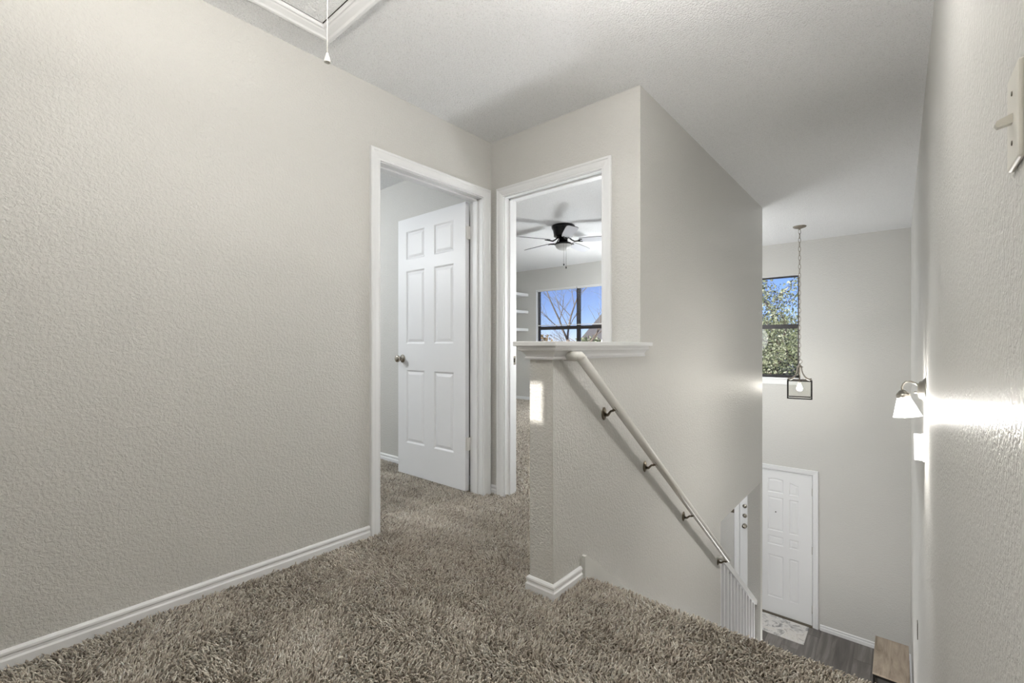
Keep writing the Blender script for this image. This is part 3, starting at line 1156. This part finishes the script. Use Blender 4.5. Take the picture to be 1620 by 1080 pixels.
z = -.062
k = 0
while z > -1.585:
    atube(bm, link_pts(z, R(90) * (k % 2) + .4), .0030, 6, True)
    z -= .0520
    k += 1
ch = from_bm('chain', bm, 'weathered_metal', pe, True)
ch['kind'] = 'stuff'
ZT, ZB, HB = .612 - CEIL, .405 - CEIL, .119      # lantern box
tube('top_ring', [(.026 * math.cos(a), 0, -1.605 + .026 * math.sin(a)) for a in [2 * math.pi * i / 20 for i in range(20)]], .0028, 'weathered_metal', pe, 7, True)
lathe('stem', [(0, -1.630), (.009, -1.630), (.009, -1.645), (.034, -1.668), (.036, -1.672), (.030, -1.676), (.006, -1.678), (.006, ZT - .0), (0, ZT)], 'weathered_metal', pe, seg=16)
for sx in (-1, 1):
    for sy in (-1, 1):
        pts = []
        for i in range(13):
            q = i / 12
            ang = q * math.pi / 2
            r = .028 + (1 - math.cos(ang)) * (HB * 1.30 - .028)
            zz = -1.672 + (ZT + .010 + 1.672) * math.sin(ang)
            pts.append((sx * r * .7071, sy * r * .7071, zz))
        pts.append((sx * HB, sy * HB, ZT + .018))
        tube('curved_arm', pts, [.007] * 13 + [.005], 'weathered_metal', pe, 8)
t_ = .0065
fr = []
for sx in (-1, 1):
    for sy in (-1, 1):
        fr.append((sx * HB - t_, sx * HB + t_, sy * HB - t_, sy * HB + t_, ZB, ZT))
for zc in (ZB, ZT):
    for s in (-1, 1):
        fr.append((-HB, HB, s * HB - t_, s * HB + t_, zc - t_, zc + t_))
        fr.append((s * HB - t_, s * HB + t_, -HB, HB, zc - t_, zc + t_))
boxes('lantern_frame', fr, 'black_metal', pe)
boxes('cross_bar', [(-HB, HB, -.006, .006, ZT - .004, ZT + .004), (-.006, .006, -HB, HB, ZT - .004, ZT + .004)], 'weathered_metal', pe)
for s in (-1, 1):
    boxes('pane', [(-HB + t_, HB - t_, s * HB - .0015, s * HB + .0015, ZB + t_, ZT - t_)], 'lantern_glass', pe)
    boxes('pane', [(s * HB - .0015, s * HB + .0015, -HB + t_, HB - t_, ZB + t_, ZT - t_)], 'lantern_glass', pe)
lathe('lamp_socket', [(0, ZT), (.017, ZT - .002), (.017, ZT - .050), (0, ZT - .052)], 'cream_trim', pe, seg=16)
bz = .518 - CEIL
bulb = lathe('bulb', [(0, bz + .052), (.012, bz + .046), (.014, bz + .032), (.026, bz + .014), (.030, bz - .004), (.025, bz - .022), (.012, bz - .032), (0, bz - .034)], 'bulb_pendant', pe, seg=16)
tag(bulb, 'glowing bulb')

# ------------------------------------------------------------------ wall sconce
SC = Vector((XR, 3.30, .785))
sc = empty('wall_sconce', SC)
tag(sc, 'lit wall sconce with bell glass shade on the right wall', 'wall lamp')
lathe('backplate', [(0, 0), (.066, 0), (.068, .003), (.062, .008), (.050, .016), (.046, .026), (.030, .034), (0, .036)], 'brushed_nickel', sc, Matrix.Rotation(R(-90), 4, 'Y'), 32)
AX = -.098
tube('arm', [(-.030, 0, .024), (-.045, 0, .036), (-.062, 0, .044), (-.078, 0, .043), (-.091, 0, .031), (AX, 0, .012), (AX + .001, 0, -.012)], .0052, 'brushed_nickel', sc, 10)
tube('switch_knob', [(-.028, 0, -.016), (-.048, 0, -.014)], [.004, .005], 'brushed_nickel', sc, 8)
TM = Matrix.Translation((AX + .001, 0, -.008)) @ Matrix.Rotation(R(-9), 4, 'Y')
lathe('shade_holder', [(0, .004), (.012, .002), (.022, -.010), (.028, -.016), (.031, -.024), (.031, -.038), (.028, -.038), (.027, -.024), (0, -.020)], 'brushed_nickel', sc, TM, 28)
lathe('glass_shade', [(.029, -.036), (.033, -.050), (.043, -.080), (.053, -.112), (.061, -.138), (.064, -.142), (.062, -.142), (.051, -.112), (.041, -.080), (.031, -.050)], 'shade_glass', sc, TM, 32)
bulb = lathe('bulb', [(0, -.062), (.010, -.066), (.012, -.078), (.021, -.094), (.025, -.110), (.021, -.126), (.010, -.134), (0, -.136)], 'bulb_sconce', sc, TM, 16)
tag(bulb, 'glowing bulb')

# ------------------------------------------------------------------ small things on the right wall
sw = empty('light_switch', (XR, .812, 1.300))
tag(sw, 'ivory toggle light switch on the near right wall', 'switch')
pm = boxes('plate', [(-.0065, 0, -.035, .035, -.0575, .0575)], 'switch_ivory', sw, bevel=.0028)
bm = bmesh.new()
aprism(bm, [(-.004, -.006), (-.004, .006), (-.020, -.001), (-.0215, -.005), (-.019, -.009)], 1, -.005, .005)
tg = from_bm('toggle', bm, 'switch_ivory', sw)
for zz in (-.030, .030):
    lathe('screw', [(0, -.0001), (.0034, 0), (.003, .0012), (0, .0014)], 'dark_screw', sw, Matrix.Translation((-.0062, 0, zz)) @ Matrix.Rotation(R(-90), 4, 'Y'), 10)
ci_ = empty('door_chime', (XR, 3.52, .44))
tag(ci_, 'white box-shaped door chime on the right wall below the sconce', 'door chime')
boxes('cover', [(-.044, -.001, -.09, .09, -.063, .063)], 'chime_white', ci_, bevel=.004)
boxes('base', [(-.010, 0, -.094, .094, -.066, .066)], 'chime_white', ci_, bevel=.002)
lt = boxes('strike_plate', [(XR - .004, XR, 4.66, 4.72, -1.225, -1.100)], 'dark_screw', bevel=.001)
tag(lt, 'small dark metal plate low on the right wall beyond the stairs', 'plate')

# ------------------------------------------------------------------ entry mat and side bench in the foyer
bm = bmesh.new()
abox(bm, -.44, .44, -.235, .235, 0, .009)
bmesh.ops.bevel(bm, geom=list(bm.edges), offset=.003, segments=2, affect='EDGES')
rug = from_bm('door_mat', bm, 'marbled_rug')
rug.location = (-1.352, 6.968, LOW)
tag(rug, 'grey and white marbled mat in front of the front door', 'mat')

be = empty('entry_table', (-.060, 6.195, LOW))
tag(be, 'narrow table with rustic wood top and black frame in the foyer corner', 'table')
L_, W_, H_ = .375, .142, .500
boxes('table_top', [(-W_, W_, -L_, L_, H_ - .022, H_)], 'rustic_oak', be, bevel=.002)
for sx in (-1, 1):
    for sy in (-1, 1):
        boxes('leg', [(sx * (W_ - .014) - .012, sx * (W_ - .014) + .012, sy * (L_ - .014) - .012, sy * (L_ - .014) + .012, 0, H_ - .022)], 'black_metal', be, bevel=.001)
boxes('frame_rail', [(-W_ + .026, W_ - .026, s * (L_ - .014) - .012, s * (L_ - .014) + .012, H_ - .046, H_ - .022) for s in (-1, 1)] +
      [(s * (W_ - .014) - .012, s * (W_ - .014) + .012, -L_ + .026, L_ - .026, H_ - .046, H_ - .022) for s in (-1, 1)], 'black_metal', be)
boxes('shelf', [(-W_ + .01, W_ - .01, -L_ + .01, L_ - .01, .10, .118)], 'rustic_oak', be)
boxes('side_panel', [(-W_ + .028, W_ - .028, -L_ + .018, -L_ + .026, .118, H_ - .046)], 'grey_panel', be)

# ------------------------------------------------------------------ fill lamps added out of the frame, plus the landing's own globe


def globe_lamp(x, y, z, drop, glow, label, r=.125, cord=.007):
    f = empty('globe_lamp', (x, y, z))
    tag(f, label, 'ceiling lamp', 'globe ceiling lamps')
    lathe('canopy', [(0, 0), (.060, 0), (.062, -.008), (.050, -.020), (.010, -.026), (.007, -.030), (.007, -drop + r), (.030, -drop + r - .002), (.030, -drop + r - .020), (0, -drop + r - .020)], 'brushed_nickel', f, seg=24)
    lathe('globe', [(0, -drop + r * .985)] + [(r * math.sin(R(a)), -drop + r * math.cos(R(a))) for a in range(15, 180, 15)] + [(0, -drop - r)], glow, f, seg=20)
    return f


fl_ = empty('fill_torchiere', (-.86, -.16, 0))  # unseen lamp added to bounce light off the landing ceiling
tag(fl_, 'tall unseen torchiere added behind the viewpoint to fill the landing with light', 'floor lamp')
lathe('lamp_base', [(0, FZ), (.13, FZ), (.13, .012), (.03, .024), (.011, .04), (.011, 1.72), (0, 1.72)], 'brushed_nickel', fl_, seg=28)
lathe('lamp_bowl', [(.0, 1.715), (.04, 1.72), (.12, 1.76), (.17, 1.82), (.166, 1.822), (.115, 1.768), (.04, 1.73), (0, 1.728)], 'cream_trim', fl_, seg=32)
lathe('bulb', [(0, 1.735), (.03, 1.742), (.040, 1.77), (.030, 1.798), (0, 1.806)], 'fill_glow_hall', fl_, seg=16)
globe_lamp(-4.2, .70, CEIL, .42, 'fill_glow_room1', 'white globe added out of view as fill light in the left room')  # added to brighten the left room
globe_lamp(-2.86, 5.55, CEIL, 1.35, 'fill_glow_room2', 'large paper globe added out of view beyond the fan as bedroom fill light', .22)  # added out of sight to light the bedroom walls and ceiling
globe_lamp(-1.62, 3.15, CEIL, 1.2, 'fill_glow_door', 'small white globe added unseen just inside the bedroom doorway as fill light', .12)  # added to brighten the carpet around the doorway
globe_lamp(-.48, 1.28, CEIL, .27, 'fill_glow_stair', 'small white globe added out of view above the head of the stairs as fill light', .10)  # added above the frame to light the stair wall
up_ = empty('fill_uplight', (-.80, 5.36, LOW))  # hidden lamp added to lift the stairwell and its ceiling
tag(up_, 'black can with glowing dome added unseen at the foot of the stairs as fill light', 'floor lamp')
lathe('can', [(0, 0), (.125, 0), (.128, .01), (.128, .20), (.120, .20), (.116, .19), (0, .19)], 'black_metal', up_, seg=28)
lathe('lens', [(.114, .191), (.112, .22), (.095, .255), (.065, .28), (.03, .292), (0, .295)], 'fill_glow_up', up_, seg=24)
globe_lamp(-2.3, 5.0, LCEIL, .30, 'fill_glow_lower', 'white globe added out of view downstairs beside the stairs as fill light')  # added to light the lower part of the foyer
globe_lamp(-1.95, 6.0, CEIL, 1.3, 'fill_glow_foyer', 'large paper globe added unseen behind the stair wall as foyer fill light', .27)  # added to flood the upper foyer from out of sight
globe_lamp(-1.05, .45, CEIL, .20, 'lamp_glow_hatch', 'small white globe lamp on the landing ceiling beside the hatch', .10)

# ------------------------------------------------------------------ carpet pile (tufts as real yarn ends)


def vnoise(x, y, seed, n=10, f0=1.0, f1=6.0):
    r = np.random.default_rng(seed)
    out = np.zeros_like(x)
    for i in range(n):
        k = f0 * (f1 / f0) ** r.random()
        a = r.random() * 2 * np.pi
        out += np.sin((x * np.cos(a) + y * np.sin(a)) * k * 2 * np.pi + r.random() * 6.28)
    return out / math.sqrt(n)


def tuft_mesh(name, P, N, length, rad, seed):
    """P (n,3) roots, N (n,3) up normals -> one mesh of bent three-sided yarn ends with a 'tone' attribute"""
    r = np.random.default_rng(seed)
    n = len(P)
    ang = vnoise(P[:, 0], P[:, 1], 3, 8, .8, 5) * 1.6 + r.normal(0, 1.0, n)
    lean = np.clip(.72 + .2 * vnoise(P[:, 0], P[:, 1], 5, 8, 2, 14) + r.normal(0, .25, n), .05, 1.35)
    T = np.stack([np.cos(ang), np.sin(ang), np.zeros(n)], 1)
    T -= N * (T * N).sum(1, keepdims=True)
    B = np.cross(N, T)
    L = length * r.uniform(.75, 1.2, n)
    rad_ = rad * r.uniform(.8, 1.25, n)
    rings = []
    for q, rr in ((0.0, 1.0), (.45, 1.12), (.85, .9)):
        bend = (q ** 1.5)
        C = P + N * (L * q * np.cos(lean * q))[:, None] + T * (L * bend * np.sin(lean))[:, None]
        for k in range(3):
            a = 2 * np.pi * k / 3 + q * 1.8
            rings.append(C + (T * np.cos(a) + B * np.sin(a)) * (rad_ * rr)[:, None])
    tip = P + N * (L * np.cos(lean))[:, None] + T * (L * np.sin(lean))[:, None]
    V = np.stack(rings + [tip], 1).reshape(-1, 3)
    f = []
    for s in range(2):
        for k in range(3):
            a, b = s * 3 + k, s * 3 + (k + 1) % 3
            f += [(a, b, b + 3), (a, b + 3, a + 3)]
    for k in range(3):
        f.append((6 + k, 6 + (k + 1) % 3, 9))
    f = np.array(f)
    F = (f[None] + (np.arange(n) * 10)[:, None, None]).reshape(-1, 3)
    me = bpy.data.meshes.new(name)
    me.vertices.add(len(V))
    me.vertices.foreach_set('co', V.astype(np.float32).ravel())
    me.loops.add(F.size)
    me.loops.foreach_set('vertex_index', F.astype(np.int32).ravel())
    me.polygons.add(len(F))
    me.polygons.foreach_set('loop_start', np.arange(0, F.size, 3, dtype=np.int32))
    me.polygons.foreach_set('loop_total', np.full(len(F), 3, dtype=np.int32))
    me.polygons.foreach_set('use_smooth', np.ones(len(F), dtype=bool))
    me.update(calc_edges=True)
    tone = np.clip(r.normal(.45, .24, n) + .05 * vnoise(P[:, 0], P[:, 1], 9, 8, 2, 9), 0, 1)
    at = me.attributes.new('tone', 'FLOAT', 'POINT')
    at.data.foreach_set('value', np.repeat(tone, 10).astype(np.float32))
    me.materials.append(MATS['carpet_yarn'])
    return me


def scatter(x0, x1, y0, y1, sp, keep=None):
    xs = np.arange(x0, x1, sp)
    ys = np.arange(y0, y1, sp)
    X, Y = np.meshgrid(xs, ys)
    X = X.ravel() + rng.uniform(-.45, .45, X.size) * sp
    Y = Y.ravel() + rng.uniform(-.45, .45, Y.size) * sp
    m = (X > x0 + .002) & (X < x1 - .002) & (Y > y0 + .002) & (Y < y1 - .002)
    if keep is not None:
        m &= keep(X, Y)
    return X[m], Y[m]


cyaw, syaw = math.cos(YAW), math.sin(YAW)
depth = lambda X, Y: -syaw * X + cyaw * Y
vis = lambda X, Y: (depth(X, Y) > 1.22) & (depth(X, Y) < 9)
SP = .0074
roots, norms = [], []


def add_flat(X, Y):
    roots.append(np.stack([X, Y, np.full(X.size, FZ)], 1))
    norms.append(np.tile([0, 0, 1.0], (X.size, 1)))


hwcut = lambda X, Y: vis(X, Y) & ~((X > XS - WT - .012) & (X < XS + .012) & (Y > 1.515 - .012))
add_flat(*scatter(XL + .012, XR, 0.0, NOSE - .03, SP, hwcut))
add_flat(*scatter(XL + .012, XS - WT - .012, NOSE - .03, YC - .012, SP, vis))
add_flat(*scatter(XL - WT, XL + .012, D1L, D1R, SP, vis))
add_flat(*scatter(D2L, D2R, YC - .012, YC + WT, SP, vis))
xs_, as_ = scatter(XS, XR, 0, .03 * math.pi / 2 + .02, SP, None)
aa = np.clip(as_ / .03, 0, math.pi / 2)
roots.append(np.stack([xs_, NOSE - .03 + .03 * np.sin(aa), FZ - .03 + .03 * np.cos(aa) - np.clip(as_ - .03 * math.pi / 2, 0, 1)], 1))
norms.append(np.stack([np.zeros_like(aa), np.sin(aa), np.cos(aa)], 1))
pile = link('carpet_pile', tuft_mesh('carpet_pile', np.concatenate(roots), np.concatenate(norms), .0205, .0027, 21), None)
tag(pile, 'shaggy brown flecked carpet pile covering the landing', 'carpet', kind='stuff')
# pile inside the left room and inside the bedroom (further away, coarser)
roots, norms = [], []
add_flat(*scatter(-3.75, XL - WT - .012, 1.0, 2.365, .0085, lambda X, Y: (X / np.maximum(Y, .01) > -1.95)))
p1 = link('carpet_pile', tuft_mesh('carpet_pile', np.concatenate(roots), np.concatenate(norms), .020, .0030, 22), None)
tag(p1, 'carpet pile inside the left room beyond the open door', 'carpet', kind='stuff')
roots, norms = [], []
add_flat(*scatter(X2 + .02, -1.22, YC + WT + .012, Y2 - .02, .0135, lambda X, Y: (X / Y < -.44) & (X / Y > -.92) & ((Y < 5.1) | (X < -2.65))))
p2 = link('carpet_pile', tuft_mesh('carpet_pile', np.concatenate(roots), np.concatenate(norms), .020, .0044, 23), None)
tag(p2, 'carpet pile inside the bedroom beside the half wall', 'carpet', kind='stuff')

# ------------------------------------------------------------------ outdoors
gr = boxes('ground', [(-60, 40, YF + .2, 90, -3.2, -3.0)], 'autumn_ground' if 'autumn_ground' in MATS else 'pale_bark')
structure(gr, 'dry lawn outside below the windows', 'ground')


def leaves_mesh(name, centres, size, mat, seed):
    r = np.random.default_rng(seed)
    n = len(centres)
    d1 = r.normal(0, 1, (n, 3))
    d1 /= np.linalg.norm(d1, axis=1, keepdims=True)
    d2 = np.cross(d1, r.normal(0, 1, (n, 3)))
    d2 /= np.linalg.norm(d2, axis=1, keepdims=True)
    s = size * r.uniform(.6, 1.3, (n, 1))
    V = np.stack([centres - d1 * s, centres + d2 * s * .45, centres + d1 * s, centres - d2 * s * .45], 1).reshape(-1, 3)
    me = bpy.data.meshes.new(name)
    me.vertices.add(len(V))
    me.vertices.foreach_set('co', V.astype(np.float32).ravel())
    me.loops.add(n * 4)
    me.loops.foreach_set('vertex_index', np.arange(n * 4, dtype=np.int32))
    me.polygons.add(n)
    me.polygons.foreach_set('loop_start', np.arange(0, n * 4, 4, dtype=np.int32))
    me.polygons.foreach_set('loop_total', np.full(n, 4, dtype=np.int32))
    me.update(calc_edges=True)
    at = me.attributes.new('tone', 'FLOAT', 'POINT')
    at.data.foreach_set('value', np.repeat(np.clip(r.normal(.5, .3, n), 0, 1), 4).astype(np.float32))
    me.materials.append(MATS[mat])
    return me


def tree(name, label, base, height, trunk_r, levels, spread, leaf, leaf_n, leaf_size, bark, seed, lean=(0, 0), first=.3, drop=0.0, nb=4):
    rd = random.Random(seed)
    root = empty(name, base)
    tag(root, label, 'tree')
    bm = bmesh.new()
    tips = []

    def grow(p, d, ln, r, lv):
        pts = [p]
        rr = [r]
        segs = 5
        for i in range(segs):
            d = (d + Vector((rd.uniform(-1, 1), rd.uniform(-1, 1), rd.uniform(-.5, .7))) * .20).normalized()
            p = p + d * ln / segs
            pts.append(p)
            rr.append(r * (1 - .55 * (i + 1) / segs))
            if lv > 0 and i >= (1 if lv == levels else 0):
                for _ in range(nb if lv == levels else 2):
                    if rd.random() < .62:
                        a = rd.uniform(0, 6.283)
                        side = Vector((math.cos(a), math.sin(a), rd.uniform(-.15, .75) - drop)).normalized()
                        nd = (d * (1 - spread) + side * spread).normalized()
                        grow(p, nd, ln * rd.uniform(.45, .68), rr[-1] * .55, lv - 1)
            if lv <= 1:
                tips.append(p.copy())
        atube(bm, pts, rr, 6 if lv > 0 else 4)

    d0 = Vector((lean[0], lean[1], 1)).normalized()
    grow(Vector((0, 0, 0)), d0, height * .62, trunk_r, levels)
    from_bm('trunk', bm, bark, root, True)
    if leaf_n:
        r = np.random.default_rng(seed + 1)
        T = np.array([tuple(t) for t in tips])
        c = T[r.integers(0, len(T), leaf_n)] + r.normal(0, .16, (leaf_n, 3))
        link('foliage', leaves_mesh('foliage', c, leaf_size, leaf, seed + 2), None, root)
    return root


tree('oak_tree', 'leafy live oak outside the foyer window', (-3.0, 14.6, -3.0), 4.9, .20, 3, .66, 'oak_leaf', 15000, .05, 'bark', 5)
tree('oak_tree', 'tall thin-leaved oak standing behind the leafy oak outside the foyer window', (-4.3, 25.5, -3.0), 9.6, .22, 3, .55, 'oak_leaf', 3400, .085, 'bark', 8, nb=2)
tree('bare_tree', 'bare branched tree outside the right half of the bedroom window', (-8.15, 15.6, -3.0), 7.6, .17, 3, .50, None, 0, 0, 'pale_bark', 12, (-.14, 0), nb=2)
tree('bare_tree', 'thin bare tree far outside the left half of the bedroom window', (-16.4, 26.5, -3.0), 6.4, .07, 3, .50, None, 0, 0, 'pale_bark', 31, nb=2)


def shrub(x, y, h, wd, leaf, seed, label):
    root = empty('shrub', (x, y, -3.0))
    tag(root, label, 'shrub')
    r = np.random.default_rng(seed)
    n = 5200
    q = r.normal(0, 1, (n, 3))
    q /= np.linalg.norm(q, axis=1, keepdims=True)
    q *= r.uniform(.55, 1.0, (n, 1)) ** .5
    c = np.stack([q[:, 0] * wd, q[:, 1] * wd, h * .55 + q[:, 2] * h * .47], 1)
    c += r.normal(0, .10, c.shape)
    link('foliage', leaves_mesh('foliage', c, .11, leaf, seed + 1), None, root)
    bm = bmesh.new()
    for k in range(5):
        a = k * 1.256
        atube(bm, [(0, 0, 0), (wd * .3 * math.cos(a), wd * .3 * math.sin(a), h * .35), (wd * .6 * math.cos(a), wd * .6 * math.sin(a), h * .75)], [.06, .045, .02], 6)
    from_bm('stems', bm, 'bark', root, True)


shrub(-15.6, 20.5, 4.6, 1.7, 'autumn_leaf', 41, 'tan autumn shrub low behind the left half of the bedroom window')
shrub(-12.3, 20.6, 4.4, 1.3, 'oak_leaf', 43, 'olive green shrub low behind the middle of the bedroom window')
shrub(-9.6, 18.6, 4.35, 1.3, 'autumn_leaf', 45, 'reddish tan shrub low behind the right half of the bedroom window')

shrub(-3.9, 19.5, 5.0, 2.0, 'oak_leaf', 47, 'dense green shrub low behind the oak outside the foyer window')

# neighbouring house beyond the bedroom window
nh = empty('neighbour_house', (-12.2, 27.5, -3.0))
tag(nh, 'neighbouring house with grey shingle roof beyond the bedroom window', 'house')
boxes('walls', [(-2.6, 5.5, -3.2, 3.2, 0, 4.1)], 'siding', nh)
bm = bmesh.new()
aprism(bm, [(-3.7, 4.0), (3.7, 4.0), (0, 6.4)], 0, -3.0, 5.9)
from_bm('roof', bm, 'roof_shingle', nh)
boxes('chimney', [(-1.0, -.3, .2, .9, 5.4, 7.0)], 'siding', nh)
for x in (-1.2, 1.2, 3.6):
    wv_ = boxes('window', [(x - .5, x + .5, -3.24, -3.18, 1.8, 3.2)], 'bronze_frame', nh)
    boxes('pane', [(x - .44, x + .44, -3.26, -3.23, 1.86, 3.14)], 'window_glass', wv_)

bpy.context.view_layer.update()
